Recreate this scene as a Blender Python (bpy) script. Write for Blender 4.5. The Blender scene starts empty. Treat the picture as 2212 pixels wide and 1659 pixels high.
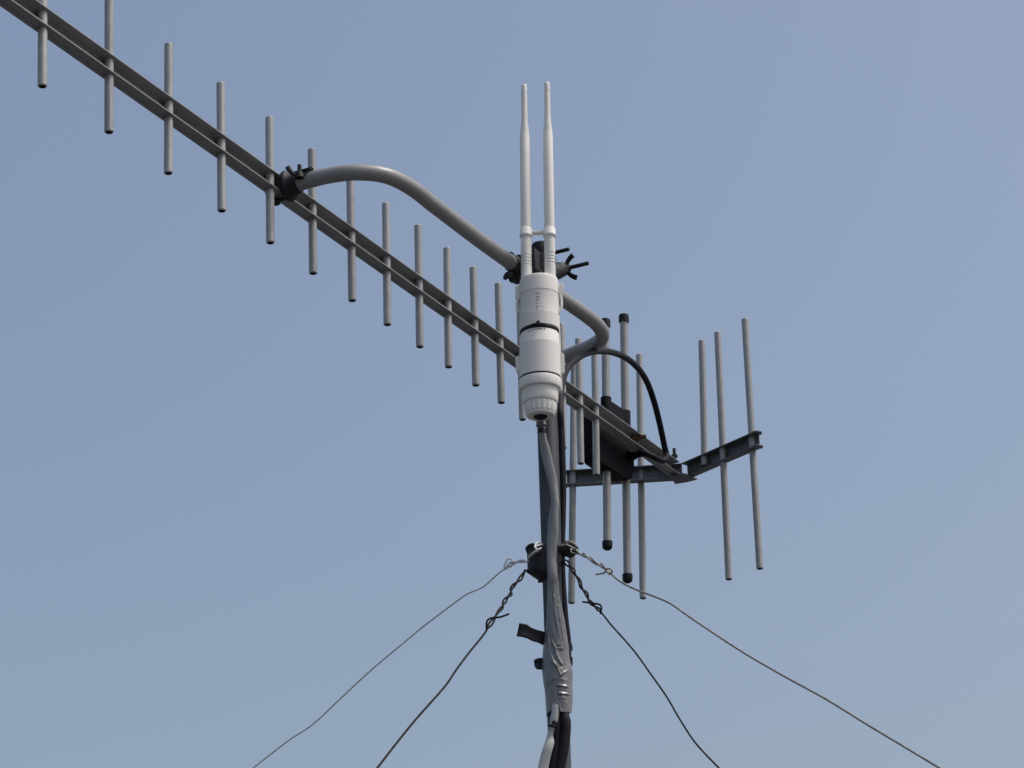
import bpy, math, random
from mathutils import Vector, Matrix, noise
random.seed(7)
V = Vector
S = bpy.context.scene
COL = S.collection

# ------------------------------------------------------------------ camera
PITCH, ROLL, FU = 0.38395, -0.03574, 6000.0      # pitch, roll, focal length (in 1/2212ths of the frame width)
EYE = V((0.0, 0.0, 1.6))
F = V((0, math.cos(PITCH), math.sin(PITCH)))
_R = V((1, 0, 0)); _U = V((0, -math.sin(PITCH), math.cos(PITCH)))
R = _R * math.cos(ROLL) + _U * math.sin(ROLL)
U = -_R * math.sin(ROLL) + _U * math.cos(ROLL)
cd = bpy.data.cameras.new('camera'); cam = bpy.data.objects.new('camera', cd); COL.objects.link(cam)
cd.sensor_width = 36.0; cd.lens = FU / 2212.0 * 36.0; cd.clip_start = 0.05; cd.clip_end = 20000.0
cam.matrix_world = Matrix(((R.x, U.x, -F.x, EYE.x), (R.y, U.y, -F.y, EYE.y), (R.z, U.z, -F.z, EYE.z), (0, 0, 0, 1)))
S.camera = cam

# ------------------------------------------------------------------ light
SUN_EL, SUN_AZ = math.radians(60), math.radians(98)   # azimuth clockwise from +Y
w = bpy.data.worlds.new('World'); S.world = w; w.use_nodes = True
nt = w.node_tree; bg = nt.nodes['Background']
sky = nt.nodes.new('ShaderNodeTexSky'); sky.sky_type = 'NISHITA'; sky.sun_disc = False
sky.sun_elevation = SUN_EL; sky.sun_rotation = SUN_AZ
sky.air_density = 1.1; sky.dust_density = 5.2; sky.ozone_density = 0.0; sky.altitude = 0
nt.links.new(sky.outputs[0], bg.inputs[0]); bg.inputs[1].default_value = 0.141
sl = bpy.data.lights.new('sun', 'SUN'); sun = bpy.data.objects.new('sun', sl); COL.objects.link(sun)
sl.energy = 1.5; sl.angle = math.radians(9); sl.color = (1.0, 0.985, 0.965)
sd = V((math.sin(SUN_AZ) * math.cos(SUN_EL), math.cos(SUN_AZ) * math.cos(SUN_EL), math.sin(SUN_EL)))
sun.rotation_euler = sd.to_track_quat('Z', 'Y').to_euler(); sun.location = (6, -4, 12)
S.view_settings.view_transform = 'Standard'; S.view_settings.look = 'None'
S.view_settings.exposure = 0.0; S.view_settings.gamma = 1.0; S.view_settings.use_curve_mapping = False

# ------------------------------------------------------------------ the antenna's own frame, in metres
P0 = V((-0.01327, 3.0, 1.26317)) + EYE
AZ = 0.46605
D = V((math.sin(AZ), math.cos(AZ), 0)); N = V((math.cos(AZ), -math.sin(AZ), 0)); Z = V((0, 0, 1))
BH, BW = 0.0188, 0.0138
def snz(s, n, z): return P0 + D * s + N * n + Z * z
def ray(px, py): return F + R * ((px - 1106) / FU) - U * ((py - 829.5) / FU)
def at(px, py, y):                      # surveyed point on the vertical plane at distance y
    v = ray(px, py); return EYE + v * (y / v.y)
def at_n(px, py, n):                    # on a vertical plane parallel to the boom
    v = ray(px, py); return EYE + v * (((P0 - EYE).dot(N) + n) / v.dot(N))
def at_z(px, py, z):                    # on a level plane
    v = ray(px, py); return EYE + v * ((z - EYE.z) / v.z)
def depth(p): return (p - EYE).dot(F)
def mu(p): return depth(p) / FU         # metres per unit at p

# ------------------------------------------------------------------ materials
VARY = ('weathered_aluminium',)
def mat(name, col, rough=0.5, metal=0.0, var=0.15, scale=60, bump=0.0, bscale=300, spots=None, spec=0.5, rvar=0.1):
    m = bpy.data.materials.new(name); m.use_nodes = True; t = m.node_tree; b = t.nodes['Principled BSDF']
    tc = t.nodes.new('ShaderNodeTexCoord')
    no = t.nodes.new('ShaderNodeTexNoise'); no.inputs['Scale'].default_value = scale; no.inputs['Detail'].default_value = 6; no.inputs['Roughness'].default_value = 0.65
    t.links.new(tc.outputs['Object'], no.inputs['Vector'])
    rp = t.nodes.new('ShaderNodeValToRGB')
    rp.color_ramp.elements[0].position = 0.3; rp.color_ramp.elements[1].position = 0.72
    rp.color_ramp.elements[0].color = [c * (1 - var) for c in col] + [1]
    rp.color_ramp.elements[1].color = [min(1, c * (1 + var)) for c in col] + [1]
    t.links.new(no.outputs[0], rp.inputs[0]); out = rp.outputs[0]
    if spots:
        scol, sscale, thr = spots
        n2 = t.nodes.new('ShaderNodeTexNoise'); n2.inputs['Scale'].default_value = sscale; n2.inputs['Detail'].default_value = 8; n2.inputs['Roughness'].default_value = 0.7
        t.links.new(tc.outputs['Object'], n2.inputs['Vector'])
        r2 = t.nodes.new('ShaderNodeValToRGB'); r2.color_ramp.elements[0].position = thr; r2.color_ramp.elements[1].position = thr + 0.08
        t.links.new(n2.outputs[0], r2.inputs[0])
        mx = t.nodes.new('ShaderNodeMix'); mx.data_type = 'RGBA'
        t.links.new(r2.outputs[0], mx.inputs[0]); t.links.new(out, mx.inputs[6]); mx.inputs[7].default_value = list(scol) + [1]
        out = mx.outputs[2]
    if name in VARY:                       # every rod has weathered a little differently
        oi = t.nodes.new('ShaderNodeObjectInfo'); mr2 = t.nodes.new('ShaderNodeMapRange'); mr2.inputs[3].default_value = 0.86; mr2.inputs[4].default_value = 1.12
        t.links.new(oi.outputs['Random'], mr2.inputs[0])
        mp = t.nodes.new('ShaderNodeMapping'); mp.inputs['Scale'].default_value = (1, 1, 0.08); t.links.new(tc.outputs['Object'], mp.inputs['Vector'])
        n4 = t.nodes.new('ShaderNodeTexNoise'); n4.inputs['Scale'].default_value = 260; n4.inputs['Detail'].default_value = 3; t.links.new(mp.outputs[0], n4.inputs['Vector'])
        mr3 = t.nodes.new('ShaderNodeMapRange'); mr3.inputs[1].default_value = 0.3; mr3.inputs[2].default_value = 0.7; mr3.inputs[3].default_value = 0.9; mr3.inputs[4].default_value = 1.08; t.links.new(n4.outputs[0], mr3.inputs[0])
        mm = t.nodes.new('ShaderNodeMath'); mm.operation = 'MULTIPLY'; t.links.new(mr2.outputs[0], mm.inputs[0]); t.links.new(mr3.outputs[0], mm.inputs[1])
        vm = t.nodes.new('ShaderNodeVectorMath'); vm.operation = 'SCALE'; t.links.new(out, vm.inputs[0]); t.links.new(mm.outputs[0], vm.inputs['Scale']); out = vm.outputs[0]
    t.links.new(out, b.inputs['Base Color'])
    mr = t.nodes.new('ShaderNodeMapRange'); mr.inputs[3].default_value = max(0.02, rough - rvar); mr.inputs[4].default_value = min(1, rough + rvar)
    t.links.new(no.outputs[0], mr.inputs[0]); t.links.new(mr.outputs[0], b.inputs['Roughness'])
    b.inputs['Metallic'].default_value = metal
    b.inputs['Specular IOR Level'].default_value = spec
    if bump:
        n3 = t.nodes.new('ShaderNodeTexNoise'); n3.inputs['Scale'].default_value = bscale; n3.inputs['Detail'].default_value = 4
        t.links.new(tc.outputs['Object'], n3.inputs['Vector'])
        bp = t.nodes.new('ShaderNodeBump'); bp.inputs['Strength'].default_value = bump; bp.inputs['Distance'].default_value = 0.001
        t.links.new(n3.outputs[0], bp.inputs['Height']); t.links.new(bp.outputs[0], b.inputs['Normal'])
    return m
ALU = mat('weathered_aluminium', (0.345, 0.353, 0.355), 0.5, 0.25, 0.12, 90, 0.25, 900, ((0.20, 0.19, 0.175), 260, 0.63))
BOOMM = mat('boom_aluminium', (0.265, 0.272, 0.28), 0.5, 0.3, 0.12, 40, 0.15, 600, ((0.18, 0.18, 0.175), 150, 0.66))
DULL = mat('dull_bracket_metal', (0.135, 0.142, 0.155), 0.5, 0.4, 0.25, 70, 0.3, 500, ((0.26, 0.26, 0.26), 120, 0.62))
PIPE = mat('grey_pipe_paint', (0.262, 0.266, 0.265), 0.42, 0.1, 0.10, 45, 0.12, 700, ((0.20, 0.19, 0.18), 180, 0.68))
MASTM = mat('dark_mast_paint', (0.050, 0.059, 0.075), 0.6, 0.0, 0.2, 30, 0.1, 400, None, 0.2)
BLACKM = mat('black_steel', (0.016, 0.016, 0.021), 0.5, 0.2, 0.3, 120, 0.4, 700, ((0.05, 0.048, 0.045), 200, 0.66), 0.35)
CAST = mat('cast_clamp_metal', (0.038, 0.040, 0.046), 0.55, 0.3, 0.3, 120, 0.5, 500, ((0.22, 0.22, 0.215), 95, 0.62), 0.35)
BLACKP = mat('black_plastic', (0.009, 0.010, 0.015), 0.55, 0.0, 0.3, 90, 0.15, 600, None, 0.25)
HOUSE = mat('matt_black_housing', (0.0055, 0.006, 0.010), 0.7, 0.0, 0.3, 90, 0.15, 600, ((0.03, 0.03, 0.034), 120, 0.72), 0.12)
CABLE = mat('black_cable_sheath', (0.012, 0.013, 0.019), 0.62, 0.0, 0.3, 60, 0.1, 500, ((0.035, 0.035, 0.037), 150, 0.68), 0.15)
WHITE = mat('white_plastic', (0.77, 0.762, 0.725), 0.5, 0.0, 0.03, 25, 0.05, 900, ((0.66, 0.645, 0.60), 45, 0.66), 0.35)
WHITEP = mat('white_panel_plastic', (0.68, 0.67, 0.64), 0.5, 0.0, 0.03, 25, 0.05, 900)
MARK = mat('printed_grey_ink', (0.26, 0.26, 0.26), 0.6, 0.0, 0.2, 400)
GRIME = mat('grey_grime', (0.30, 0.295, 0.285), 0.8, 0.0, 0.4, 500)
DUCT = mat('grey_duct_tape', (0.20, 0.205, 0.212), 0.34, 0.3, 0.10, 50, 0.15, 350, ((0.18, 0.18, 0.18), 90, 0.68))
DUCTL = mat('pale_tape', (0.42, 0.43, 0.43), 0.4, 0.1, 0.12, 60, 0.2, 400)
BTAPE = mat('black_tape', (0.012, 0.013, 0.018), 0.5, 0.0, 0.3, 60, 0.3, 300, None, 0.3)
WIREM = mat('galvanised_wire', (0.28, 0.272, 0.258), 0.5, 0.4, 0.3, 300, 0.3, 1500, ((0.12, 0.11, 0.10), 400, 0.6))
WIREP = mat('pale_wire', (0.70, 0.70, 0.69), 0.5, 0.0, 0.25, 300, 0.3, 1500, ((0.16, 0.15, 0.14), 400, 0.62))
WIRED = mat('dark_wire', (0.028, 0.028, 0.030), 0.7, 0.0, 0.3, 300, 0.3, 1500, ((0.06, 0.058, 0.056), 400, 0.70), 0.06)
RUST = mat('rusty_steel', (0.10, 0.045, 0.025), 0.8, 0.1, 0.5, 200, 0.5, 600)
INSIDE = mat('tube_inside', (0.05, 0.05, 0.05), 0.8, 0.1, 0.2, 200)
GROUND = mat('dark_roof_felt', (0.066, 0.068, 0.070), 0.9, 0.0, 0.2, 1.5, 0.3, 20)

# ------------------------------------------------------------------ mesh helpers
class MB:
    def __init__(s): s.v = []; s.f = []; s.m = []
    def add(s, verts, faces, mi=0):
        o = len(s.v); s.v += [V(a) for a in verts]; s.f += [tuple(i + o for i in f) for f in faces]; s.m += [mi] * len(faces); return s
    def loft(s, rings, cap=True, mi=0, closed=True):
        k = len(rings[0]); vs = [p for r in rings for p in r]; fs = []
        for i in range(len(rings) - 1):
            for j in range(k if closed else k - 1):
                a = i * k + j; b = i * k + (j + 1) % k
                fs.append((a, b, b + k, a + k))
        if cap and closed:
            fs.append(tuple(reversed(range(k)))); fs.append(tuple(range((len(rings) - 1) * k, len(rings) * k)))
        return s.add(vs, fs, mi)
    def tube(s, pts, rad, seg=16, cap=True, mi=0, flat=None, ref=None):
        pts = [V(p) for p in pts]; n = len(pts)
        rads = rad if isinstance(rad, (list, tuple)) else [rad] * n
        t0 = (pts[1] - pts[0]).normalized()
        a = ref if ref else (Z if abs(t0.z) < 0.9 else V((0, 1, 0)))
        nrm = (a - t0 * a.dot(t0)).normalized(); rings = []; pt = t0
        for i in range(n):
            t = ((pts[min(i + 1, n - 1)] - pts[i]).normalized() + (pts[i] - pts[max(i - 1, 0)]).normalized())
            t = t.normalized() if t.length > 1e-9 else pt
            ax = pt.cross(t)
            if ax.length > 1e-7: nrm = Matrix.Rotation(pt.angle(t), 3, ax) @ nrm
            nrm = (nrm - t * nrm.dot(t)).normalized(); bn = t.cross(nrm); pt = t
            q = 1.0 if flat is None else (flat[i] if isinstance(flat, (list, tuple)) else flat)
            rings.append([pts[i] + nrm * (math.cos(2 * math.pi * j / seg) * rads[i] * q) + bn * (math.sin(2 * math.pi * j / seg) * rads[i]) for j in range(seg)])
        return s.loft(rings, cap, mi)
    def lathe(s, c0, axis, prof, seg=40, cap=True, mi=0):        # prof: (distance along axis, radius)
        axis = V(axis).normalized(); a = V((1, 0, 0)) if abs(axis.x) < 0.8 else V((0, 1, 0))
        e1 = (a - axis * a.dot(axis)).normalized(); e2 = axis.cross(e1)
        rings = [[V(c0) + axis * h + e1 * (r * math.cos(2 * math.pi * j / seg)) + e2 * (r * math.sin(2 * math.pi * j / seg)) for j in range(seg)] for h, r in prof]
        return s.loft(rings, cap, mi)
    def box(s, c, ex, ey, ez, mi=0):                              # half-extent vectors
        c = V(c); vs = [c + ex * a + ey * b + ez * d for a in (-1, 1) for b in (-1, 1) for d in (-1, 1)]
        return s.add(vs, [(0, 1, 3, 2), (4, 6, 7, 5), (0, 4, 5, 1), (2, 3, 7, 6), (0, 2, 6, 4), (1, 5, 7, 3)], mi)
    def prism(s, poly, off, mi=0):
        poly = [V(p) for p in poly]; k = len(poly)
        return s.loft([poly, [p + off for p in poly]], True, mi)
    def build(s, name, mats, parent=None, bevel=0.0, smooth=35, origin=None):
        me = bpy.data.meshes.new(name)
        o0 = V(origin) if origin is not None else V((0, 0, 0))
        if origin is None and parent is None and s.v:
            o0 = sum(s.v, V()) / len(s.v)
        pl = PLOC.get(parent.name, V()) if parent else V()
        base = pl if parent else o0
        me.from_pydata([tuple(p - base) for p in s.v], [], s.f)
        mats = mats if isinstance(mats, (list, tuple)) else [mats]
        for m in mats: me.materials.append(m)
        for p, i in zip(me.polygons, s.m): p.material_index = i; p.use_smooth = True
        import bmesh
        bm = bmesh.new(); bm.from_mesh(me); bmesh.ops.recalc_face_normals(bm, faces=bm.faces); bm.to_mesh(me); bm.free()
        me.set_sharp_from_angle(angle=math.radians(smooth))
        o = bpy.data.objects.new(name, me); COL.objects.link(o)
        if parent: o.parent = parent; PLOC[o.name] = base
        else: o.location = base; PLOC[o.name] = base
        if bevel:
            b = o.modifiers.new('bevel', 'BEVEL'); b.width = bevel; b.segments = 2; b.limit_method = 'ANGLE'; b.angle_limit = math.radians(40)
        return o
PLOC = {}
def tag(o, label=None, cat=None, group=None, kind=None):
    for k, v in (('label', label), ('category', cat), ('group', group), ('kind', kind)):
        if v: o[k] = v
    return o
def thing(name, loc, label, cat, group=None):
    o = bpy.data.objects.new(name, None); COL.objects.link(o); o.location = loc; o.empty_display_size = 0.02
    PLOC[o.name] = V(loc); return tag(o, label, cat, group)
def spline(pts, sub=8):
    pts = [V(p) for p in pts]; out = []
    for i in range(len(pts) - 1):
        a, b, c, d = pts[max(i - 1, 0)], pts[i], pts[i + 1], pts[min(i + 2, len(pts) - 1)]
        for k in range(sub):
            t = k / sub
            out.append(0.5 * ((2 * b) + (c - a) * t + (2 * a - 5 * b + 4 * c - d) * t * t + (3 * b - a - 3 * c + d) * t ** 3))
    return out + [pts[-1]]
def lerp(a, b, t): return a + (b - a) * t
def interp(tab, x):                      # piecewise-linear table: rows (x, a, b, ...)
    if x <= tab[0][0]: return tab[0][1:]
    for p, q in zip(tab, tab[1:]):
        if x <= q[0]:
            t = (x - p[0]) / (q[0] - p[0]); return [lerp(a, b, t) for a, b in zip(p[1:], q[1:])]
    return tab[-1][1:]
def hollow(mb, a, b, r, wall=0.0012, seg=24, deep=0.02):       # an open-ended metal tube from a (top) to b (bottom)
    ax = (b - a).normalized(); L = (b - a).length; ri = r - wall
    mb.lathe(a, ax, [(0.0004, r - 0.0004), (0, r - 0.0006), (0, ri), (deep, ri)], seg, False)
    mb.lathe(a, ax, [(0.0004, r - 0.0004), (0.0009, r), (L - 0.0009, r), (L - 0.0004, r - 0.0004)], seg, False)
    mb.lathe(a, ax, [(L - 0.0004, r - 0.0004), (L, r - 0.0006), (L, ri)], seg, False)
    mb.lathe(a, ax, [(L, ri), (L - deep, ri), (L - deep, 0.00002)], seg, False, 1)

# ------------------------------------------------------------------ setting
g = MB(); g.add([(-4000, -4000, 0), (4000, -4000, 0), (4000, 4000, 0), (-4000, 4000, 0)], [(0, 1, 2, 3)])
tag(g.build('ground', GROUND), kind='structure')

# ------------------------------------------------------------------ mast
NM = 0.142                                          # the mast stands on the camera's side of the arm
MY = at_n(1173, 570, NM).y
mtop = at(1169.5, 531, MY); mlow = at(1210, 1660, MY)
mdir = (mlow - mtop).normalized()
mbase = mtop + mdir * (mtop.z / -mdir.z)
MR = 22.5 * mu(mtop)
def mast_c(py): return at(lerp(1169.5, 1210, (py - 531) / 1129), py, MY)
mast = thing('mast', mbase, 'tall dark grey metal mast pole rising behind the white access point', 'mast')
mb = MB(); mb.lathe(mtop, mdir, [(0, 0.0002), (0, MR * 0.93), (0.0012, MR), ((mbase - mtop).length, MR)], 48)
mb.build('pole', MASTM, mast)
mb = MB(); mb.lathe(mtop + mdir * 0.012, -mdir, [(0, MR + 0.0008), (0.010, MR + 0.0008), (0.0135, MR * 0.9), (0.0150, MR * 0.6), (0.0156, 0.0003)], 48)
mb.build('pole_cap', BLACKP, mast)

# ------------------------------------------------------------------ yagi antenna
yagi = thing('yagi_antenna', snz(-0.3, 0, 0), 'long grey aluminium yagi antenna with a row of upright rods along its boom', 'antenna')
t = 0.0015; h2 = BH / 2; w2 = BW / 2
prof = [(w2, h2), (-w2, h2), (-w2, -h2 - 0.0011), (-w2 + 0.0034, -h2 - 0.0011), (-w2 + 0.0034, -h2), (w2, -h2), (w2, -h2 + t), (-w2 + t, -h2 + t), (-w2 + t, h2 - t), (w2, h2 - t)]
mb = MB(); s_end = 0.500
mb.prism([snz(-1.14, n, z) for n, z in prof], D * (s_end + 1.14))
mb.build('boom', BOOMM, yagi, bevel=0.0003)
ROD = 8.0 * mu(P0)
rods = [  # top x, y, bottom x, y
    (92.6, -98, 91.5, 187), (235.7, 1, 235.4, 286), (364.6, 95, 363.7, 374.7), (476.7, 179.5, 479, 456), (582, 254, 584, 525), (673.5, 323, 676.5, 591),
    (756.5, 385, 761, 650), (833.5, 439.5, 837, 702), (903, 487, 907, 750), (965.5, 536, 969, 793.5), (1022, 578, 1028, 833), (1076, 613, 1083, 870.6),
    (1123, 649, 1129, 907), (1168, 675, 1173, 938), (1212.5, 700, 1217, 969), (1249.5, 732, 1254.5, 1002), (1284.5, 757, 1288.5, 1026)]
for x0, y0, x1, y1 in rods:
    c = at_n((x0 + x1) / 2, (y0 + y1) / 2, 0.0)
    mb = MB(); hollow(mb, at(x0, y0, c.y), at(x1, y1, c.y), ROD)
    mb.build('director_rod', [ALU, INSIDE], yagi)
# driven element: black block behind the boom with two capped tubes
NH = -0.026
u_ = mu(snz(0.33, NH, 0))
def zrange(px, y0, y1): return at_n(px, y0, NH), at_n(px, y1, NH)
hs = MB()
sk = []
for (xt, yt, xb, yb, ks0, ks1) in ((1307.5, 694, 1312, 1182, 862, 1009), (1347.5, 684, 1355.5, 1253, 893, 1040)):
    c = at_n((xt + xb) / 2, (yt + yb) / 2, NH)
    a, b = at(xt, yt, c.y), at(xb, yb, c.y)
    dr = MB(); dr.lathe(a, b - a, [(0, 0.001), (0, 8.7 * u_), ((b - a).length, 8.7 * u_), ((b - a).length, 0.001)], 24)
    rod = dr.build('dipole_rod', ALU, yagi)
    ax = (b - a).normalized()
    for p, dirn, ln, rr in ((a, ax, 13, 11.2), (b, -ax, 13, 11.2)):
        cp = MB(); L = ln * mu(p); q = rr * mu(p)
        if dirn == ax: pr = [(-0.0028, 0.0003), (-0.0028, q * 0.8), (-0.0016, q * 0.97), (0, q), (L, q), (L, q * 0.78)]
        else: pr = [(-0.0046, 0.0002), (-0.0040, q * 0.25), (-0.0034, q * 0.6), (-0.0012, q * 0.92), (0.001, q), (L, q), (L, q * 0.78)]
        cp.lathe(p, dirn, pr, 24); cp.build('end_cap', BLACKP, rod)
    L = (b - a).length
    f0 = (ks0 - yt) / (yb - yt) * L; f1 = (ks1 - yt) / (yb - yt) * L
    q = 11.4 * u_ * 1.04
    hs.lathe(a, ax, [(f0, 9.0 * u_), (f0, q * 0.95), (f0 + 0.001, q), (f1 - 0.001, q), (f1, q * 0.95), (f1, 9.0 * u_)], 28)
    sk.append((a + ax * f0, a + ax * f1))
zb0 = -0.047; zb1 = 0.031
sA = (at_n(1276, 950, NH) - P0).dot(D); sB = (at_n(1355, 960, NH) - P0).dot(D)
mb = hs
cz = (zb0 + zb1) / 2
k = [snz(sA, NH - 0.012, zb1), snz(sA, NH + 0.008, zb1)]
def hp(s, z): return snz(s, NH - 0.013, z)
poly = [hp(sA, zb1 - 0.002), hp(sA + 0.003, zb1), hp(sB - 0.002, zb1), hp(sB, zb1 - 0.003), hp(sB, zb0 + 0.022), hp(sB - 0.012, zb0 + 0.004), hp(sB - 0.03, zb0), hp(sA + 0.008, zb0), hp(sA, zb0 + 0.006)]
mb.prism(poly, N * 0.0215)
q0, q1 = sk[0][0], sk[1][0]; zlo = P0.z - 0.01
def flatz(p, z): return V((p.x, p.y, z))
web = [q0 - Z * 0.0030, q1 - Z * 0.0016, flatz(q1, zlo), flatz(q0, zlo)]
mb.prism([p - N * 0.0045 - Z * 0.0012 for p in web], N * 0.009)
# cable gland on the block's near side
gl0 = at_n(1352, 985, NH + 0.006); gl1 = at_n(1372, 984, NH + 0.012)
mb.tube([gl0, lerp(gl0, gl1, 0.6), gl1], [0.0085, 0.0075, 0.0052], 20)
mb.build('dipole_housing', HOUSE, yagi, bevel=0.0006)
# reflector: two channel arms in a shallow V behind the boom end
zr = P0.z - 0.0015
Vx = at_z(1477, 1019, zr)
endL = at_z(1224, 1034, zr); endR = at_z(1634, 951, zr)
AH = 0.0205
for e in (endL, endR):
    dv = (e - Vx).normalized(); L = (e - Vx).length
    back = Z.cross(dv); back = back if back.dot(D) > 0 else -back
    wv = 0.012
    def pp(b, z, l=0.0): return Vx + dv * l + back * b + Z * z
    prf = [(0.006, AH / 2), (-0.006, AH / 2), (-0.006, AH / 2 - 0.0014), (0.0046, AH / 2 - 0.0014), (0.0046, -AH / 2 + 0.006), (0.0034, -AH / 2 + 0.0052), (0.0034, -AH / 2 + 0.0014), (-0.006, -AH / 2 + 0.0014), (-0.006, -AH / 2), (0.006, -AH / 2)]
    mb = MB(); mb.prism([pp(b, z, 0.002) for b, z in prf], dv * (L - 0.002))
    for zz in (AH / 2 - 0.0007, -AH / 2 + 0.0007):          # rounded ears past the end of the web
        q = []
        for i in range(13):
            th = -math.pi / 2 + math.pi * i / 12
            q.append(pp(math.sin(th) * 0.0075, zz - 0.0009, L + math.cos(th) * 0.0085))
        mb.prism(q, Z * 0.0018)
    mb.build('reflector_arm', DULL, yagi, bevel=0.0003)
mb = MB()
mb.prism([Vx - D * 0.022 + N * 0.010 - Z * (AH / 2 + 0.0002), Vx - D * 0.022 - N * 0.010 - Z * (AH / 2 + 0.0002), Vx + D * 0.006 - N * 0.016 - Z * (AH / 2 + 0.0002), Vx + D * 0.008 - Z * (AH / 2 + 0.0002), Vx + D * 0.006 + N * 0.016 - Z * (AH / 2 + 0.0002)], -Z * 0.0022)
mb.build('joint_plate', DULL, yagi, bevel=0.0003)
RR = 7.4 * mu(Vx)
for x0, y0, x1, y1, mx, my in ((1240.5, 760, 1234.5, 1303, 1236.5, 1034), (1381, 766, 1389, 1293, 1385.5, 1029), (1516, 736, 1522.5, 1006, 1522, 1000), (1550, 718, 1574.5, 1252, 1561.5, 983), (1609, 689, 1641.5, 1229, 1625, 958)):
    c = at_z(mx, my, zr)
    mb = MB(); hollow(mb, at(x0, y0, c.y), at(x1, y1, c.y), RR)
    mb.build('reflector_rod', [ALU, INSIDE], yagi)
# bolts on the boom
c = at_n(1375, 945, 0.0); mb = MB()
mb.lathe(c - N * 0.0045, N + D * 0.15, [(0, 0.0001), (0, 0.0075), (0.0035, 0.0072), (0.0045, 0.0052), (0.0075, 0.0048), (0.0078, 0.0026), (0.0165, 0.0025), (0.0172, 0.0015), (0.0172, 0.0001)], 10)
mb.build('rusty_bolt', RUST, yagi)
c = at_n(1457, 985, 0.0); mb = MB()
mb.lathe(c - Z * 0.002, Z, [(0, 0.0001), (0, 0.0042), (0.0035, 0.0042), (0.0035, 0.0022), (0.0125, 0.0022), (0.0125, 0.0001)], 12)
mb.build('joint_bolt', BLACKM, yagi)

# ------------------------------------------------------------------ support arm: bent pipe parallel to the boom
NP = 0.118; PR = 17.0 * mu(snz(-0.3, NP, 0))
arm = thing('support_arm', snz(-0.2, NP, 0), 'bent grey pipe arm running beside the boom and clamped to the mast top', 'bracket')
path = [snz(-0.484, 0.006, 0), snz(-0.4845, 0.028, 0.0), snz(-0.482, 0.055, 0.001), snz(-0.474, 0.083, 0.001), snz(-0.452, 0.106, 0.001), snz(-0.415, 0.115, 0.0005), snz(-0.36, 0.1155, 0), snz(-0.25, 0.116, 0), snz(-0.12, 0.120, 0), snz(-0.02, 0.124, 0), snz(0.022, 0.121, 0), snz(0.048, 0.110, 0), snz(0.062, 0.090, 0), snz(0.070, 0.066, 0), snz(0.078, 0.040, 0), snz(0.086, 0.010, 0)]
mb = MB(); mb.tube(spline(path, 10), PR, 32); mb.build('pipe', PIPE, arm)
for sc in (-0.484, 0.087):
    mb = MB(); c = snz(sc, 0, 0)
    mb.lathe(c, N, [(w2 + 0.0004, 0.004), (w2 + 0.0004, 0.0158), (w2 + 0.002, 0.0164), (w2 + 0.0055, 0.0158), (w2 + 0.0085, 0.0122), (0.019, 0.0110), (0.0225, 0.0105), (0.0235, 0.0086)], 40)
    mb.lathe(c, N, [(-w2 - 0.0004, 0.001), (-w2 - 0.0004, 0.0165), (-w2 - 0.003, 0.0165), (-w2 - 0.003, 0.001)], 32)
    for zz in (0.0128, -0.0128):
        mb.lathe(c + Z * zz, N, [(-0.014, 0.0001), (-0.014, 0.0022), (0.012, 0.0022), (0.012, 0.0001)], 12)
    cl = mb.build('boom_clamp', BLACKM, arm, bevel=0.0004)
def wingnut(base, ax, side, bolt_len, sc=1.0, wings=True, parent=None):
    ax = ax.normalized(); side = (side - ax * side.dot(ax)).normalized(); th = ax.cross(side)
    m = MB()
    m.lathe(base, ax, [(0, 0.0001), (0, 0.0022 * sc), (bolt_len - 0.0006, 0.0022 * sc), (bolt_len, 0.0016 * sc), (bolt_len, 0.0001)], 14)
    if wings:
        m.lathe(base, ax, [(0, 0.0023 * sc), (0, 0.0052 * sc), (0.006 * sc, 0.0042 * sc), (0.0075 * sc, 0.0023 * sc)], 18)
        for sg in (1, -1):
            pts = [base + ax * a * sc + side * sg * b * sc for a, b in ((0.003, 0.002), (0.0045, 0.006), (0.0085, 0.010), (0.0125, 0.0122))]
            m.tube(spline(pts, 5), [0.0016 * sc, 0.0020 * sc, 0.0025 * sc, 0.0027 * sc] and [lerp(0.0022, 0.0030, i / 15) * sc for i in range(16)], 12, True, 0, 0.55, th)
    return m.build('wing_nut', BLACKM, parent, bevel=0.0002)
mb = MB(); mb.box(snz(-0.4845, 0.030, PR + 0.0012), D * 0.0075, N * 0.010, Z * 0.0011); mb.build('strap_plate', BLACKM, arm, bevel=0.0003)
b0 = at_n(647, 381, 0.030)
wingnut(b0 - Z * 0.002, Z, D * 0.6 + N * 0.8, 0.0155, 1.0, True, arm)
# mast clamp: cast saddle round the pipe, a second saddle on the mast, bolts between
sc = (at_n(1122, 580, NP) - P0).dot(D)
mn_ = (mast_c(580) - P0).dot(N)
mb = MB()
for i0, ds in ((0, 0.0),):
    rings = []
    for ss, rr in ((-0.020, 1.02), (-0.019, 1.16), (-0.012, 1.20), (0.008, 1.22), (0.020, 1.18), (0.023, 1.02)):
        rings.append([snz(sc + ss, NP + math.cos(a) * PR * rr, math.sin(a) * PR * rr) for a in [2 * math.pi * j / 28 for j in range(28)]])
    mb.loft(rings, False)
for zz, jag in ((0.0102, 1), (-0.0102, -1)):          # the strap's two plates reaching from the pipe to the mast
    n0, n1 = NP - 0.012, mn_ + 0.004
    prof_ = []
    for i in range(13):
        q = i / 12; prof_.append((lerp(n0, n1, q), 0.0014 + 0.0006 * ((i * 7) % 3)))
    top_ = [snz(sc - 0.010, n, zz + jag * k) for n, k in prof_]; bot_ = [snz(sc - 0.010, n, zz - jag * 0.0012) for n, k in reversed(prof_)]
    mb.prism(top_ + bot_, D * 0.022)
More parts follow.
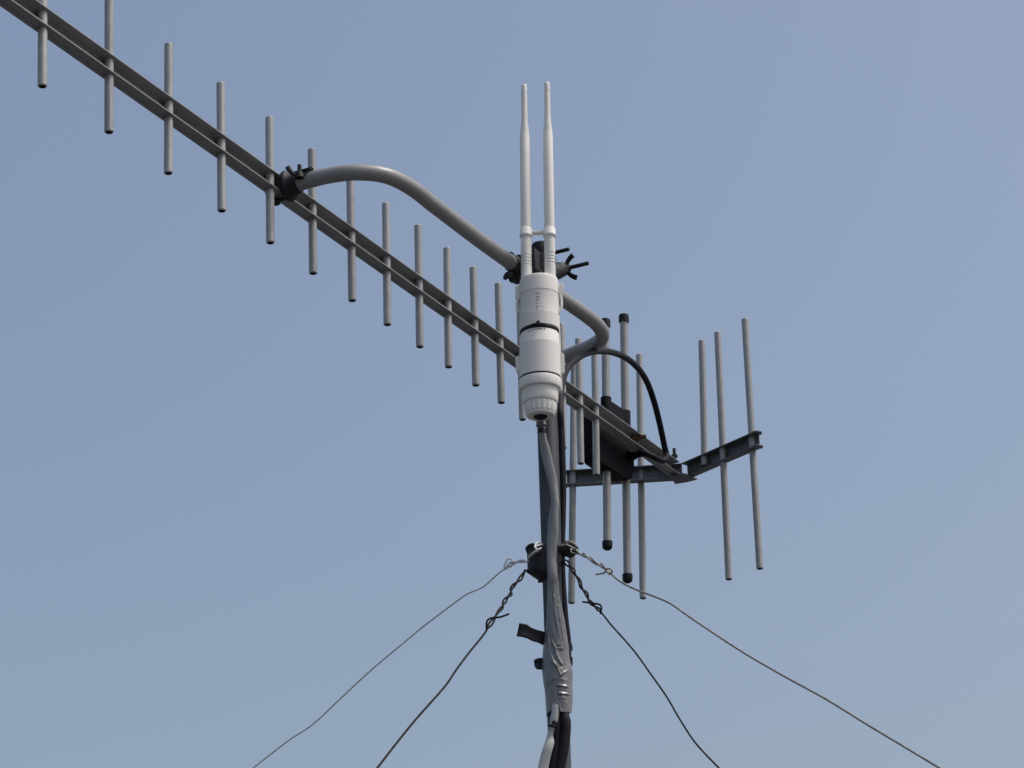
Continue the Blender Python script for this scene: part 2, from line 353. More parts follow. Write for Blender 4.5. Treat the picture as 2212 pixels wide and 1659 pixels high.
for ds, dz in ((-0.016, -0.0125), (-0.008, -0.0145), (-0.014, 0.0115)):
    mb.box(snz(sc + ds, NP - 0.004, dz), D * 0.0035, N * 0.004, Z * 0.0030)
mb.tube([snz(sc - 0.021, NP - 0.006, -0.014), snz(sc - 0.024, NP - 0.006, -0.0195)], 0.0026, 10)
mb.build('pipe_saddle', CAST, arm, bevel=0.0006)
mc = mast_c(580); ms = (mc - P0).dot(D); mn = (mc - P0).dot(N); mz = (mc - P0).dot(Z)
mb = MB()
for zz, hh in ((mz + 0.001, 0.012),):
    outer = [(mn + math.cos(a) * (MR + 0.0042), ms + math.sin(a) * (MR + 0.0042)) for a in [math.radians(-100 + 200 * j / 20) for j in range(21)]]
    inner = [(mn + math.cos(a) * (MR + 0.0008), ms + math.sin(a) * (MR + 0.0008)) for a in [math.radians(100 - 200 * j / 20) for j in range(21)]]
    mb.prism([snz(s, n, zz - hh) for n, s in outer + inner], Z * 2 * hh)
for sg in (1, -1):
    mb.box(snz(ms + sg * (MR + 0.0085), mn + 0.002, mz + 0.001), D * 0.007, N * 0.003, Z * 0.0125)
wb = at_n(1219, 581, mn + 0.012)
mb.tube([snz(ms + MR * 0.6, mn + 0.004, mz - 0.004), lerp(snz(ms + MR * 0.6, mn + 0.004, mz - 0.004), wb, 0.6), wb], [0.011, 0.0095, 0.0075], 18)
mb.build('mast_saddle', CAST, arm, bevel=0.0006)
wingnut(wb, N, Z * 0.9 - D * 0.25, 0.030, 1.05, True, arm)
w2b = at_n(1195, 546.5, mn + 0.006); wingnut(w2b, N, Z, 0.020, 1.0, False, arm)

# ------------------------------------------------------------------ white access point on the mast
RY = MY - MR - 0.0265
def rc(px, py): return at(px, py, RY)
ap = thing('access_point', rc(1166.5, 898), 'white cylindrical outdoor wireless access point with two stick antennas strapped to the mast', 'access point')
uR = mu(rc(1166, 750))
def cx(py): return interp([(600, 1164.0), (720, 1165.5), (840, 1166.8), (900, 1167.6)], py)[0]
def lathe_u(mb, rows, seg=72, mi=0, cap=True):
    rings = []
    for py, r in rows:
        c = rc(cx(py), py); q = r * uR
        rings.append([c + V((math.cos(2 * math.pi * j / seg) * q, math.sin(2 * math.pi * j / seg) * q, 0)) for j in range(seg)])
    mb.loft(rings, cap, mi); return mb
mb = MB()
lathe_u(mb, [(604.5, 0.3), (604.5, 38.5), (605.5, 40.6), (608.5, 41.9), (612, 42.3), (639, 42.7), (639.4, 42.0), (640, 41.9), (685, 41.9), (685.6, 42.0), (686.2, 42.7), (714, 42.4), (715, 41.6), (715.5, 40.0), (722.5, 40.0), (723, 41.2), (724.5, 42.0), (747, 42.7), (747.5, 42.9), (748.2, 43.5), (792, 44.6), (817.5, 45.2), (818.2, 44.2), (818.6, 43.0), (821.2, 43.0), (821.5, 45.0), (823, 45.6), (838, 45.8), (842, 44.6), (843.4, 42.2), (843.6, 39.4), (844.5, 39.0), (857, 38.8), (869, 38.2), (871.5, 36.8), (872, 34.6), (873.5, 34.0)])
mb.build('body', [WHITE], ap, smooth=25)
mb = MB(); lathe_u(mb, [(716, 39.0), (716, 42.6), (717, 43.0), (721.4, 43.0), (722.4, 42.4), (722.4, 39.0)])
kc = rc(cx(716) - 2.5, 716) + V((0, -43.6 * uR, 0))
mb.lathe(kc - V((0, 0, 4.0 * uR)), (0, 0, 1), [(-0.001, 0.0002), (0, 3.4 * uR), (5 * uR, 4.3 * uR), (9.5 * uR, 3.6 * uR), (11.5 * uR, 0.6 * uR)], 16)
for sg in (-1, 1):
    mb.tube([kc + V((sg * 3 * uR, 0, 0)), kc + V((sg * 9 * uR, 1.2 * uR, 0.2 * uR)), kc + V((sg * 16 * uR, 2.6 * uR, 0))], [2.4 * uR, 1.5 * uR, 0.8 * uR], 8)
mb.build('cable_tie', BLACKP, ap)
mb = MB(); lathe_u(mb, [(818.3, 42), (818.3, 44.9), (818.9, 45.2), (820.6, 45.2), (821.2, 44.9), (821.2, 42)]); mb.build('seal_ring', BLACKP, ap)
# gland nut with ribs
mb = MB(); rings = []; seg = 144
for py, r, rib in ((872.2, 33.5, 0), (873, 34.2, 0), (875.5, 34.4, 1), (884, 33.2, 1), (892, 31.8, 1), (893.5, 31.0, 0), (897, 30.4, 0), (899, 29.2, 0), (899.8, 27.5, 0), (900, 16, 0), (899.4, 15.2, 0), (896, 15, 0)):
    c = rc(cx(py), py); ring = []
    for j in range(seg):
        a = 2 * math.pi * j / seg; ph = (j % 8)
        q = (r + (1.3 if rib and ph in (0, 1, 2) else 0)) * uR
        ring.append(c + V((math.cos(a) * q, math.sin(a) * q, 0)))
    rings.append(ring)
mb.loft(rings, False); mb.build('gland_nut', WHITE, ap, smooth=30)
mb = MB(); c = rc(cx(896), 896); c2 = rc(1169, 921)
mb.lathe(c, c2 - c, [(0, 0.0003), (0, 14.8 * uR), (5.5 * uR, 14.5 * uR), (8 * uR, 12.0 * uR), (8.5 * uR, 10 * uR), (8.5 * uR, 0.0003)], 28); mb.build('gland_seal', BLACKP, ap)
# strap lugs
for px, y0, y1, sg in ((1117.6, 617, 649, -1), (1212.5, 612, 642, 1), (1118.5, 770, 806, -1), (1215, 763, 808, 1)):
    mb = MB(); a, b = rc(px, y0), rc(px, y1); hh = (a - b).length / 2; c = (a + b) / 2
    X = V((1, 0, 0)); Yv = V((0, 1, 0)); wd = 4.6 * uR
    poly = [c + X * sg * -wd * 1.1 + Z * hh, c + X * sg * wd * 0.35 + Z * hh * 0.96, c + X * sg * wd + Z * hh * 0.72, c + X * sg * wd - Z * hh * 0.62, c + X * sg * wd * 0.2 - Z * hh, c - X * sg * wd * 1.1 - Z * hh]
    mb.prism([p - Yv * 5.2 * uR for p in poly], Yv * 2.6 * uR)
    mb.prism([p + Yv * 3.0 * uR for p in poly], Yv * 2.6 * uR)
    mb.box(c + X * sg * wd * 0.72, X * wd * 0.28, Yv * 5.4 * uR, Z * hh * 0.60)
    mb.build('strap_lug', WHITE, ap, bevel=0.0004)
for px, y0, y1, sg in ((1117.4, 650, 672, -1), (1212.3, 640, 674, 1)):      # mounting tabs under the upper lugs
    mb = MB(); pts = [rc(px - sg * 1.5, y0), rc(px + sg * 0.5, lerp(y0, y1, 0.25)), rc(px, lerp(y0, y1, 0.75)), rc(px - sg * 5.0, y1 + 4)]
    mb.tube(spline(pts, 6), 3.0 * uR, 12, True, 0, 2.0, V((0, 1, 0))); mb.build('mounting_tab', WHITE, ap)
mb = MB(); a = rc(1166, 625); b = rc(1168, 838)                # flat mounting back between access point and mast
mb.box((a + b) / 2 + V((0.0, 30 * uR, 0)), V((44.3 * uR, 0, 0)), V((0, 10 * uR, 0)), Z * ((a - b).length / 2)); mb.build('mounting_back', WHITEP, ap, bevel=0.001)
# status marks: six rows of small printed symbols
mb = MB()
def mark(px, py, w, h, dr=0.0):
    r = 42.05; th = math.asin((px - cx(660)) / r); pa = py + r * math.sin(PITCH) * math.cos(th) * 0.98
    c = rc(cx(pa), pa); dth = w / r / 2; hz = h * uR / 2 / math.cos(PITCH)
    q = []
    for k in range(5):
        a = th - dth + 2 * dth * k / 4
        for zz, rr in ((-hz, 41.8), (hz, 41.8), (hz, 42.13 + dr), (-hz, 42.13 + dr)):
            q.append((k, c + V((math.sin(a) * rr * uR, -math.cos(a) * rr * uR, zz))))
    mb.loft([[p for kk, p in q if kk == k] for k in range(5)], True)
for i, py in enumerate((634.8, 642.5, 649, 656, 663, 669.3)):
    x = 1159.6
    mark(x - 1.5, py, 1.1, 3.4); mark(x + 1.5, py, 1.1, 3.4); mark(x, py - 1.3, 2.0, 1.0); mark(x, py + 1.5, 2.2, 1.0)
    if i in (0, 1): mark(x + 4.6, py - 1.4, 2.6, 1.1); mark(x + 5.0, py + 0.6, 3.4, 1.2); mark(x + 5.3, py + 2.3, 2.2, 1.0)
    elif i == 2: mark(x + 4.8, py + 1.2, 1.6, 2.4); mark(x + 5.4, py - 1.2, 1.2, 1.6)
    else:
        n = {3: 3, 4: 7, 5: 6}[i]
        for k in range(n): mark(x + 4.4 + k * 1.9, py + 0.5, 1.0, 1.3 if k % 2 else 0.9)
mb.build('printed_marks', MARK, ap)
mb = MB()
for k in range(34):                     # grime washed down from under the cable tie
    gx = random.gauss(1160, 11)
    mark(gx, 709.5 + 0.016 * (gx - 1165) ** 2 * 0.45 + abs(random.gauss(0, 1.6)), random.uniform(0.8, 3.2), random.uniform(0.5, 1.5), 0.42)
mb.build('grime', GRIME, ap)
# stick antennas
def stick(x0, y0, x1, y1, dy):
    mb = MB(); rows = [(0, 0.3), (0.2, 3.0), (1.0, 4.9), (3, 6.2), (5, 6.5), (19, 6.5), (19.6, 6.0), (21, 6.0), (21.6, 6.5), (77.5, 6.8), (86, 7.6), (108, 10.0), (115.5, 10.4), (117, 10.9), (314, 11.5), (334, 11.3), (346, 11.3), (346.6, 11.9), (370, 12.0)]
    for k in range(4): rows += [(371.5 + k * 6.6, 12.0), (372.6 + k * 6.6, 11.1), (374.4 + k * 6.6, 11.1), (375.5 + k * 6.6, 12.0)]
    rows += [(420, 12.2), (428, 12.4)]
    a, b = rc(x0, y0), rc(x1, y1); ax = (b - a).normalized(); L = (b - a).length / (y1 - y0)
    a = a + V((0, dy, 0))
    mb.lathe(a, ax, [(h * L, r * uR) for h, r in rows], 32)
    return mb.build('stick_antenna', WHITE, ap, smooth=28), a, ax, L
A1 = stick(1132, 182.3, 1137.3, 596, 0.0); A2 = stick(1181.5, 177.8, 1188.4, 592, 0.0)
mb = MB(); cs = []
for (ob, a, ax, L), o in ((A1, 322.5), (A2, 326.5)):
    mb.lathe(a, ax, [((o - 9) * L, 11.2 * uR), ((o - 9) * L, 12.6 * uR), ((o - 7.5) * L, 13.7 * uR), ((o + 4) * L, 13.7 * uR), ((o + 5) * L, 14.5 * uR), ((o + 8.5) * L, 14.1 * uR), ((o + 9) * L, 11.2 * uR)], 32)
    cs.append(a + ax * o * L)
mb.tube([cs[0], cs[1]], 5.4 * uR, 14); mb.build('antenna_spacer', WHITE, ap, bevel=0.0003)

# ------------------------------------------------------------------ cables
def front(px, py, off):                 # a point off metres in front of the mast axis plane
    return at(px, py, MY - off)
# taped grey network cable, from the access point down into the duct tape
net = thing('network_cable', front(1193, 1180, MR + 0.006), 'grey network cable wrapped in tape hanging down from the access point', 'cable')
tab = [(906, 1169, 9.5, 34), (918, 1170, 9.0, 33), (940, 1172, 8.6, 31), (970, 1177.5, 9.6, 30), (1003, 1185, 9.6, 29), (1044, 1195.5, 9.6, 28), (1085, 1198.8, 9.8, 29), (1126, 1195, 11.0, 31), (1165, 1192.6, 10.4, 31), (1195, 1191.8, 10.4, 31), (1213, 1191.8, 11.2, 31), (1240, 1193.5, 12.4, 31), (1268, 1193.5, 10.5, 30), (1305, 1196, 13, 29), (1341, 1199, 14, 28), (1400, 1204, 14, 26)]
uM = mu(mast_c(1100))
pts = []; rad = []; fl = []
py = 906.0; i = 0
while py <= 1400:
    x, hw, o = interp(tab, py)
    wob = noise.noise(V((py * 0.05, 3.1, 0))) * 0.9
    pts.append(front(x + wob * 0.6, py, (o + 1.0) * uM)); rad.append((hw + wob * 0.5) * uM); fl.append(0.62 + 0.25 * noise.noise(V((py * 0.018, 9.0, 1))))
    py += 5
mb = MB(); mb.tube(pts, rad, 28, True, 0, fl, V((0, 1, 0)))
vv = mb.v                                    # creases running down the wrapping
for q in range(len(vv)):
    ring, j = divmod(q, 28)
    if ring >= len(pts): continue
    c = pts[ring]; d_ = vv[q] - c
    a = 2 * math.pi * j / 28 + ring * 0.10
    vv[q] = c + d_ * (1 + 0.10 * math.sin(a * 2 + 0.7) + 0.07 * noise.noise(V((a * 1.2, ring * 0.18, 0))))
mb.build('tape_wrapping', DUCT, net)
mb = MB(); c = front(1170, 931, 33 * uM)
mb.lathe(c - Z * 4.5 * uM, (0.08, 0, 1), [(-0.5 * uM, 5 * uM), (0, 9.6 * uM), (9 * uM, 9.2 * uM), (9.4 * uM, 5 * uM)], 24); mb.build('tape_band', BTAPE, net)
mb = MB(); mb.lathe(front(1168.6, 906, 34.5 * uM), (0.03, 0.02, -1), [(-3 * uM, 4 * uM), (-2 * uM, 11.5 * uM), (6 * uM, 10.8 * uM), (14 * uM, 12.4 * uM), (17 * uM, 10.5 * uM), (17.5 * uM, 7 * uM)], 14); mb.build('tape_wad', DUCT, net)
# lower end of the same cable, below the wrap
pts = [front(x, y, o * uM) for x, y, o in ((1203, 1505, 27), (1201, 1530, 31), (1198, 1550, 32), (1195, 1570, 31), (1191, 1590, 30), (1185, 1612, 38), (1177, 1640, 39), (1171, 1675, 40), (1163, 1740, 40), (1157, 1830, 40))]
sp = spline(pts, 6); n_ = len(sp)
mb = MB(); mb.tube(sp, [lerp(8.2, 9.0, min(1, i / 20)) * uM * (1 + 0.05 * noise.noise(V((i * 0.35, 0, 4)))) + max(0, i - 22) * 0.12 * uM for i in range(n_)], 18, True, 0, [0.8 - 0.012 * i if i < 40 else 0.35 for i in range(n_)], V((0, 1, 0)))
mb.build('loose_sheath', DUCTL, net)
mb = MB(); c = front(1194, 1572, 31 * uM); mb.lathe(c, (0.25, -0.05, 1), [(0, 6 * uM), (0, 10.2 * uM), (5 * uM, 10.0 * uM), (5.4 * uM, 6 * uM)], 22)
mb.box(front(1197, 1562, 38 * uM), V((4.5 * uM, 0, 1.0 * uM)), V((0, 2 * uM, 0)), V((-1.0 * uM, 0, 5 * uM))); mb.build('cable_clip', BLACKP, net, bevel=0.0006)

# black feed cable: from the dipole block, up over and down the mast
gl = gl1
P = [gl0, gl1, at_n(1392, 980, 0.012), at_n(1408, 985, 0.022), at_n(1420, 991, 0.026), at_n(1431, 995, 0.026), at_n(1438.5, 991, 0.024), at_n(1439.5, 981, 0.022), at_n(1435, 962, 0.022)]
s8 = mu(P[3])
arc = [(1425, 915, .026), (1413, 868, .034), (1398, 826, .044), (1378, 795, .055), (1352, 773, .066), (1322, 761, .078), (1293, 758.5, .09), (1268, 763, .098), (1246, 775, .108), (1228, 792, .112), (1218, 812, .12), (1212, 840, .13)]
P += [at_n(x, y, n) for x, y, n in arc]
P += [at(x, y, MY + o * uM) for x, y, o in ((1210, 880, 6), (1212.5, 930, 0), (1214.5, 990, -2), (1216, 1050, -3), (1215, 1120, -4), (1213, 1190, -6), (1214, 1240, -8), (1217, 1290, -9), (1221, 1340, -8), (1226, 1385, -7), (1226, 1430, -9), (1220, 1480, -14), (1216, 1530, -19), (1221, 1560, -24), (1220, 1590, -25), (1216, 1620, -27), (1209, 1655, -28), (1197, 1720, -29), (1188, 1850, -26))]
sp = spline(P, 8)
last = sp[-1]; ext = V((0, 0, -1)); sp += [last + ext * k * 0.2 for k in range(1, 11)]
mb = MB(); mb.tube(sp, [lerp(6.2 * s8, 6.6 * s8, min(1, i / 60)) if i < 168 else (7.6 * uM if i < 262 else min(12.0, 7.6 + 0.5 * (i - 262)) * uM) for i in range(len(sp))], 18)
tag(mb.build('feed_cable', CABLE), 'black cable looping from the antenna block over the boom and down the mast', 'cable')
P = [at(x, y, MY + o * uM) for x, y, o in ((1201, 1480, -22), (1202, 1530, -24), (1202, 1570, -25), (1200, 1610, -26), (1194, 1655, -28), (1184, 1720, -30), (1176, 1850, -28))]
sp = spline(P, 8); sp += [sp[-1] + ext * k * 0.2 for k in range(1, 11)]
mb = MB(); mb.tube(sp, 10.5 * uM, 18)
tag(mb.build('conduit', CABLE), 'thick black conduit coming out below the duct tape on the mast', 'conduit')

# ------------------------------------------------------------------ duct tape wrap on the mast
tab = [(1262, 1194.5, 11.5, 8, 30), (1300, 1195.5, 13.8, 9, 29), (1341, 1200, 18.5, 11, 26), (1370, 1201, 22.5, 16, 20), (1396, 1201.5, 27.5, 24, 10), (1415, 1201.5, 29.5, 28, 6), (1437, 1202, 31.8, 30, 5), (1455, 1204.5, 33, 30, 5), (1475, 1205, 31.8, 30, 5), (1497, 1207, 30.3, 30, 5), (1520, 1207.5, 29, 29.5, 5), (1548, 1207.5, 27.3, 29, 5)]
folds = [  # polyline (px,py), height, width
    ([(1184, 1392), (1187, 1420), (1194, 1437), (1203, 1450)], 3.0, 3.0), ([(1192, 1390), (1198, 1408), (1204, 1430), (1213, 1443)], 2.6, 3.2),
    ([(1192, 1396), (1200, 1409), (1212, 1411)], 1.8, 2.8), ([(1203, 1450), (1211, 1469), (1224, 1458)], 2.4, 2.0), ([(1180, 1330), (1185, 1370), (1183, 1400)], 1.8, 3.2),
    ([(1196, 1300), (1200, 1340), (1207, 1380), (1214, 1408)], 2.2, 4.2), ([(1206, 1320), (1212, 1360), (1222, 1405)], 1.6, 3.0),
    ([(1204, 1491), (1228, 1492)], 2.8, 2.0), ([(1207, 1508), (1231, 1508)], 2.6, 2.2), ([(1206, 1517), (1222, 1517)], 1.2, 1.6), ([(1180, 1492), (1195, 1482), (1211, 1474)], -1.3, 1.3), ([(1200, 1476), (1228, 1478)], 1.0, 3)]
def fold_h(px, py):
    hsum = 0
    for pl, h, wd in folds:
        best = 1e9
        for (ax, ay), (bx, by) in zip(pl, pl[1:]):
            dx, dy = bx - ax, by - ay; t = max(0, min(1, ((px - ax) * dx + (py - ay) * dy) / (dx * dx + dy * dy)))
            best = min(best, math.hypot(px - ax - t * dx, py - ay - t * dy))
        hsum += h * math.exp(-(best / wd) ** 2)
    for x0, y0, x1, y1, h in ((1175, 1425, 1236, 1470, 0.9), (1178, 1512, 1236, 1484, 0.8), (1178, 1470, 1236, 1440, 0.7)):      # edges of the overlapping layers
        dd = ((px - x0) * (y1 - y0) - (py - y0) * (x1 - x0)) / math.hypot(x1 - x0, y1 - y0)
        hsum += h / (1 + math.exp(max(-30, min(30, dd * 3.0))))
    return hsum
mb = MB(); rings = []; seg = 200; rows = 200
for i in range(rows + 1):
    ring = []
    for j in range(seg):
        a = 2 * math.pi * j / seg; fr = math.cos(a)          # a = 0 faces the camera
        v = i / rows
        ytop = 1262 + (0 if fr > 0.2 else 120)
        ybot = 1542 + 6 * math.sin(a * 1.5 + 1) + 3 * noise.noise(V((a * 3, 0, 2)))
        px_g = 1204 + 30 * math.sin(a)
        if fr > 0 and 1190 < px_g < 1206: ybot -= 7
        ya = lerp(1262, ybot, v)
        x, hw, dp, off = interp(tab, ya)
        px = x + hw * math.sin(a)
        pyv = ya - (10 * fr * (v ** 2) if fr > 0 else 0) * 0.0
        fh = fold_h(px, pyv) if fr > 0 else 0
        nz = noise.noise(V((math.sin(a) * 2.2, math.cos(a) * 2.2, ya * 0.03))) * 1.6 + noise.noise(V((math.sin(a) * 5, math.cos(a) * 5, ya * 0.09))) * 0.5
        q = dp * fr + off + (fh + nz) * max(0.0, fr)
        p = at(px + (nz * 0.5) * math.sin(a), pyv, MY) + V((0, -q * uM, 0))
        p.z = at(px, pyv, MY).z
        ring.append(p)
    rings.append(ring)
mb.loft(rings, False)
o = mb.build('duct_tape', DUCT, None, smooth=50); sm = o.modifiers.new('thickness', 'SOLIDIFY'); sm.thickness = 0.0005
tag(o, 'wrinkled grey duct tape wrapped round the mast and its cables', 'tape')

# ------------------------------------------------------------------ loose black tape ends
def ribbon(name, outline_top, outline_bot, ys, label, curl=2.0):
    mb = MB(); vs = []; n = len(outline_top); m = 6
    for i in range(n):
        for k in range(m + 1):
            t_ = k / m; px = lerp(outline_top[i][0], outline_bot[i][0], t_); py = lerp(outline_top[i][1], outline_bot[i][1], t_)
            p = at(px, py, ys[i]); p.y += (math.sin(t_ * math.pi) * curl + noise.noise(V((i * 0.8, t_ * 3, 1))) * 1.2) * uM; vs.append(p)
    fs = [(i * (m + 1) + k, i * (m + 1) + k + 1, (i + 1) * (m + 1) + k + 1, (i + 1) * (m + 1) + k) for i in range(n - 1) for k in range(m)]
    mb.add(vs, fs); o = mb.build(name, BTAPE, None, smooth=60); s_ = o.modifiers.new('thickness', 'SOLIDIFY'); s_.thickness = 0.0007
    return tag(o, label, 'tape', 'loose black tape ends on the mast')
F_ = MY - 0.2 * MR
ribbon('tape_flag', [(1121.5, 1346), (1131, 1347.5), (1138, 1349), (1146, 1355), (1158, 1360), (1173, 1364), (1184, 1368)],
       [(1115.5, 1375), (1127, 1376), (1139, 1379.5), (1150, 1385), (1161, 1388), (1173, 1394), (1184, 1398)],
       [F_ - 16 * uM, F_ - 14 * uM, F_ - 11 * uM, F_ - 8 * uM, F_ - 4 * uM, F_, F_ + 2 * uM], 'long torn strip of black tape sticking out left of the mast')
ribbon('tape_flag', [(1153, 1426), (1158, 1423), (1163, 1421.5), (1170, 1421), (1182, 1421)], [(1154.5, 1439), (1159, 1446), (1164, 1446.5), (1170, 1446.5), (1182, 1448)],
       [F_ - 6 * uM, F_ - 5 * uM, F_ - 3 * uM, F_ - uM, F_], 'short stub of black tape left of the mast beside the duct tape')
ribbon('tape_flag', [(1222, 1366), (1228, 1362), (1233, 1384), (1236.5, 1395)], [(1222, 1394), (1230, 1402), (1234, 1408), (1237.5, 1403)],
       [F_, F_, F_ + uM, F_ + 2 * uM], 'torn black tape edge on the right of the mast above the duct tape')
ribbon('tape_flag', [(1224, 1408), (1230, 1417), (1234, 1418), (1237, 1419)], [(1226, 1440), (1231, 1442), (1235, 1441), (1237.5, 1434)],
       [F_, F_, F_ + uM, F_ + 2 * uM], 'small black tape tab on the right of the mast beside the duct tape')

# ------------------------------------------------------------------ guy collar
mcol = mast_c(1190)
col = thing('guy_collar', mcol, 'black round collar on the mast where the four guy wires are tied', 'collar')
mb = MB(); c = at(1191, 1187.5, MY)
ux = lambda k: k * uM
rings = []
for hz, rx, ry in ((-13, 24, 23), (-13, 36, 24), (-9, 49, 26), (-3, 55, 28), (2, 56.5, 29), (6, 54, 27), (7.5, 48, 25), (7.5, 24, 23)):
    rings.append([c + V((math.cos(2 * math.pi * j / 56) * ux(rx), math.sin(2 * math.pi * j / 56) * ux(ry) * (1 if math.sin(2 * math.pi * j / 56) > 0 else 0.93), ux(hz + 3 * math.cos(2 * math.pi * j / 28)))) for j in range(56)])
mb.loft(rings, False)
mb.build('flange', BLACKM, col)
for ex, ey, sg, er, et in ((1150, 1188, -1, 14.5, 9), (1231, 1188, 1, 16.5, 10)):
    mb = MB(); ec = at(ex, ey, MY - ux(10)); axv = V((sg * 0.45, -0.75, -0.48)).normalized()
    mb.lathe(ec - axv * ux(et / 2), axv, [(0, ux(2)), (0, ux(er * 0.86)), (ux(1.5), ux(er)), (ux(et - 1.5), ux(er)), (ux(et), ux(er * 0.86)), (ux(et), ux(er * 0.45)), (ux(et * 0.6), ux(er * 0.4)), (ux(et * 0.6), ux(0.3))], 28)
    mb.build('wire_lug', BLACKM, col)
mb = MB(); rings = []
for py, lx, rx in ((1190, 1139, 1219), (1196, 1138.5, 1219), (1225, 1139.5, 1218), (1236, 1141, 1217), (1243, 1151, 1216), (1251, 1163, 1215), (1255, 1167, 1214)):
    cc = at((lx + rx) / 2, py, MY); rr = (rx - lx) / 2 * uM; ring = []
    for j in range(36):
        a = 2 * math.pi * j / 36; ring.append(cc + V((math.cos(a) * rr, math.sin(a) * min(rr, ux(30)), 0)))
    rings.append(ring)
mb.loft(rings, True)
mb.tube([at(1164, 1250, MY - ux(12)), at(1165.5, 1259, MY - ux(12))], ux(3), 10)
mb.build('sleeve', BLACKM, col, bevel=0.0006)

# ------------------------------------------------------------------ guy wires
def wire(main, twist, y0, y1, r, mtl, label, tail=None, loop=None, seedk=0.0, turns=4.0, knot=None):
    """main: straight wire points (px,py); twist: points of the twisted section starting at the collar"""
    allp = twist + main[1:]
    Ls = [0]
    for a, b in zip(allp, allp[1:]): Ls.append(Ls[-1] + math.hypot(a[0] - b[0], a[1] - b[1]))
    wp = [at(p[0], p[1], lerp(y0, y1, l / Ls[-1])) for p, l in zip(allp, Ls)]
    nt_ = len(twist); q = mu(wp[0]); rt = max(r, 2.15 * uM)
    tw = spline(wp[:nt_], 40 // max(1, nt_ - 1) * 3); ma = spline(wp[nt_ - 2:], 12)
    ma = ma[12:]
    def strand(ph, amp):
        out = []; n = len(tw)
        for i, p in enumerate(tw):
            t_ = (tw[min(i + 1, n - 1)] - tw[max(i - 1, 0)]).normalized(); e1 = t_.cross(V((0, 1, 0))).normalized(); e2 = t_.cross(e1)
            v = i / (n - 1); a = ph + 2 * math.pi * turns * (v + 0.035 * math.sin(9 * v + seedk))
            k = amp * rt * (1 + 0.22 * math.sin(17 * v + seedk * 2))
            open_ = 1.0 + 1.2 * max(0, 1 - v / 0.12)
            fade = min(1, (1 - v) / 0.05)
            out.append(p + (e1 * math.cos(a) + e2 * math.sin(a)) * k * open_ * (fade if ph == 0 else 1))
        return out
    s1 = strand(0, 0.95); s2 = strand(math.pi, 1.45)
    lp = [at(x, y, y0 + o * uM) for x, y, o in loop] if loop else []
    dirn = (ma[-1] - ma[-8]).normalized(); k = ma[-1].z / max(0.05, -dirn.z)
    full = lp + s1 + ma + [ma[-1] + dirn * k * j / 6 for j in range(1, 7)]
    ns = len(lp) + len(s1)
    rad = [(rt if i < ns - 12 else max(r, lerp(rt, r, min(1, (i - ns + 12) / 12)))) * (1 + 0.10 * noise.noise(V((i * 0.6, seedk, 0)))) for i in range(len(full))]
    mb = MB(); mb.tube(full, rad, 10); ob = mb.build('guy_wire', mtl, None, smooth=60)
    tag(ob, label, 'guy wire', 'guy wires holding the mast')
    e = s2[::-1] if False else s2
    tl = [at(x, y, lerp(y0, y1, Ls[nt_ - 1] / Ls[-1]) - o * uM) for x, y, o in (tail or [])]
    ends = lp[:1] + e + (spline([e[-1]] + tl, 8)[1:] if tl else [])
    mb = MB(); mb.tube(ends, rt * 0.96, 10); mb.build('wrapped_end', mtl, ob, smooth=60)
    return ob
wire([(1091, 1229), (1080, 1236), (1060, 1254), (1045, 1267), (1030, 1274), (1008, 1284), (985, 1300), (920, 1349), (858, 1400), (800, 1449), (745, 1500), (686, 1556), (660, 1576), (620, 1602), (548, 1658), (500, 1695)],
     [(1160, 1186), (1147, 1200), (1140, 1211), (1122, 1213), (1105, 1217), (1091, 1229)], MY - ux(40), MY + 0.42, ux(1.75), WIREP, 'thin pale guy wire slanting furthest left from the collar',
     tail=[(1090, 1222, 4), (1096, 1209, 6), (1104, 1207, 6), (1107, 1216, 3), (1101, 1226, -1)], loop=[(1172, 1176, 14), (1164, 1171, 8), (1157, 1174, 2), (1155, 1182, -4), (1160, 1188, -8), (1168, 1184, -6)], seedk=0.4, turns=1.7)
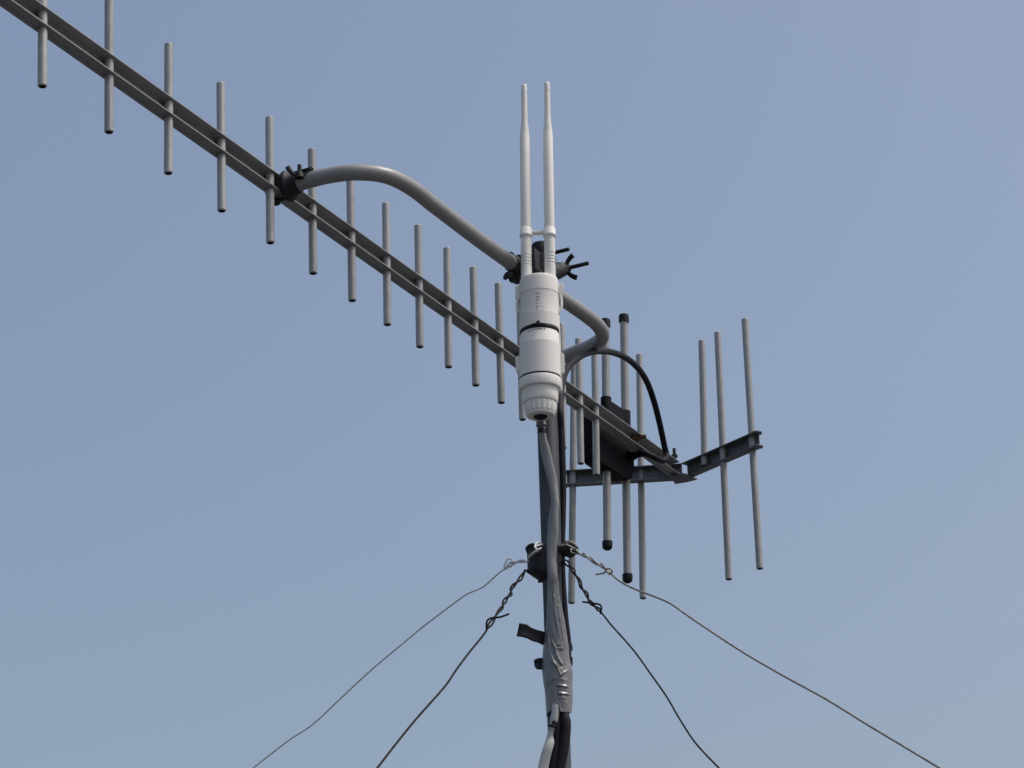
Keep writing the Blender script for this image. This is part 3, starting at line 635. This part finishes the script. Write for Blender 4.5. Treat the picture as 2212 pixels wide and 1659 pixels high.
wire([(1053, 1358), (1044, 1372), (1010, 1414), (985, 1448), (960, 1484), (900, 1552), (860, 1601), (815, 1659), (780, 1705)],
     [(1138, 1231), (1128, 1243), (1119, 1256), (1106, 1270), (1103, 1283), (1092, 1297), (1086, 1310), (1076, 1322), (1066, 1340), (1053, 1358)], MY - ux(30), MY - 0.30, ux(2.2), WIRED, 'dark guy wire dropping steeply left of the mast',
     tail=[(1051, 1357, 3), (1052, 1342, 6), (1062, 1335, 6), (1080, 1333, 3), (1100, 1326, 1)], loop=[(1146, 1240, 8), (1142, 1232, 2)], seedk=2.2, turns=3.3)
wire([(1318, 1238), (1340, 1256), (1366, 1270), (1391, 1280), (1430, 1295), (1455, 1308), (1483, 1328), (1530, 1360), (1610, 1412), (1700, 1464), (1784, 1510), (1870, 1563), (1950, 1611), (2030, 1659), (2080, 1688)],
     [(1240, 1189), (1255, 1197), (1272, 1204), (1287, 1216), (1300, 1222), (1318, 1238)], MY - ux(34), MY - 0.46, ux(2.15), WIREM, 'pale guy wire slanting furthest right from the collar',
     tail=[(1322, 1236, 5), (1320, 1229, 6), (1311, 1229, 5), (1306, 1237, 2), (1298, 1239, 0), (1286, 1241, 0)], loop=[(1233, 1186, 10), (1247, 1190, 6), (1248, 1183, 0), (1238, 1173, -8), (1228, 1169, -10), (1222, 1170, -6), (1222, 1176, 0)], seedk=4.1, turns=2.0)
wire([(1297, 1321), (1310, 1337), (1322, 1352), (1350, 1383), (1375, 1413), (1405, 1455), (1440, 1505), (1465, 1548), (1495, 1595), (1520, 1625), (1553, 1659), (1590, 1697)],
     [(1224, 1214), (1234, 1226), (1242, 1240), (1252, 1254), (1256, 1268), (1266, 1282), (1273, 1297), (1284, 1308), (1297, 1321)], MY - ux(20), MY - 0.12, ux(1.9), WIRED, 'dark guy wire dropping steeply right of the mast below the reflector rods',
     tail=[(1297, 1325, 3), (1299, 1312, 5), (1295, 1306, 5), (1280, 1303, 3), (1258, 1300, 1)], loop=[(1216, 1216, 8), (1220, 1209, 2)], seedk=5.7, turns=2.5)
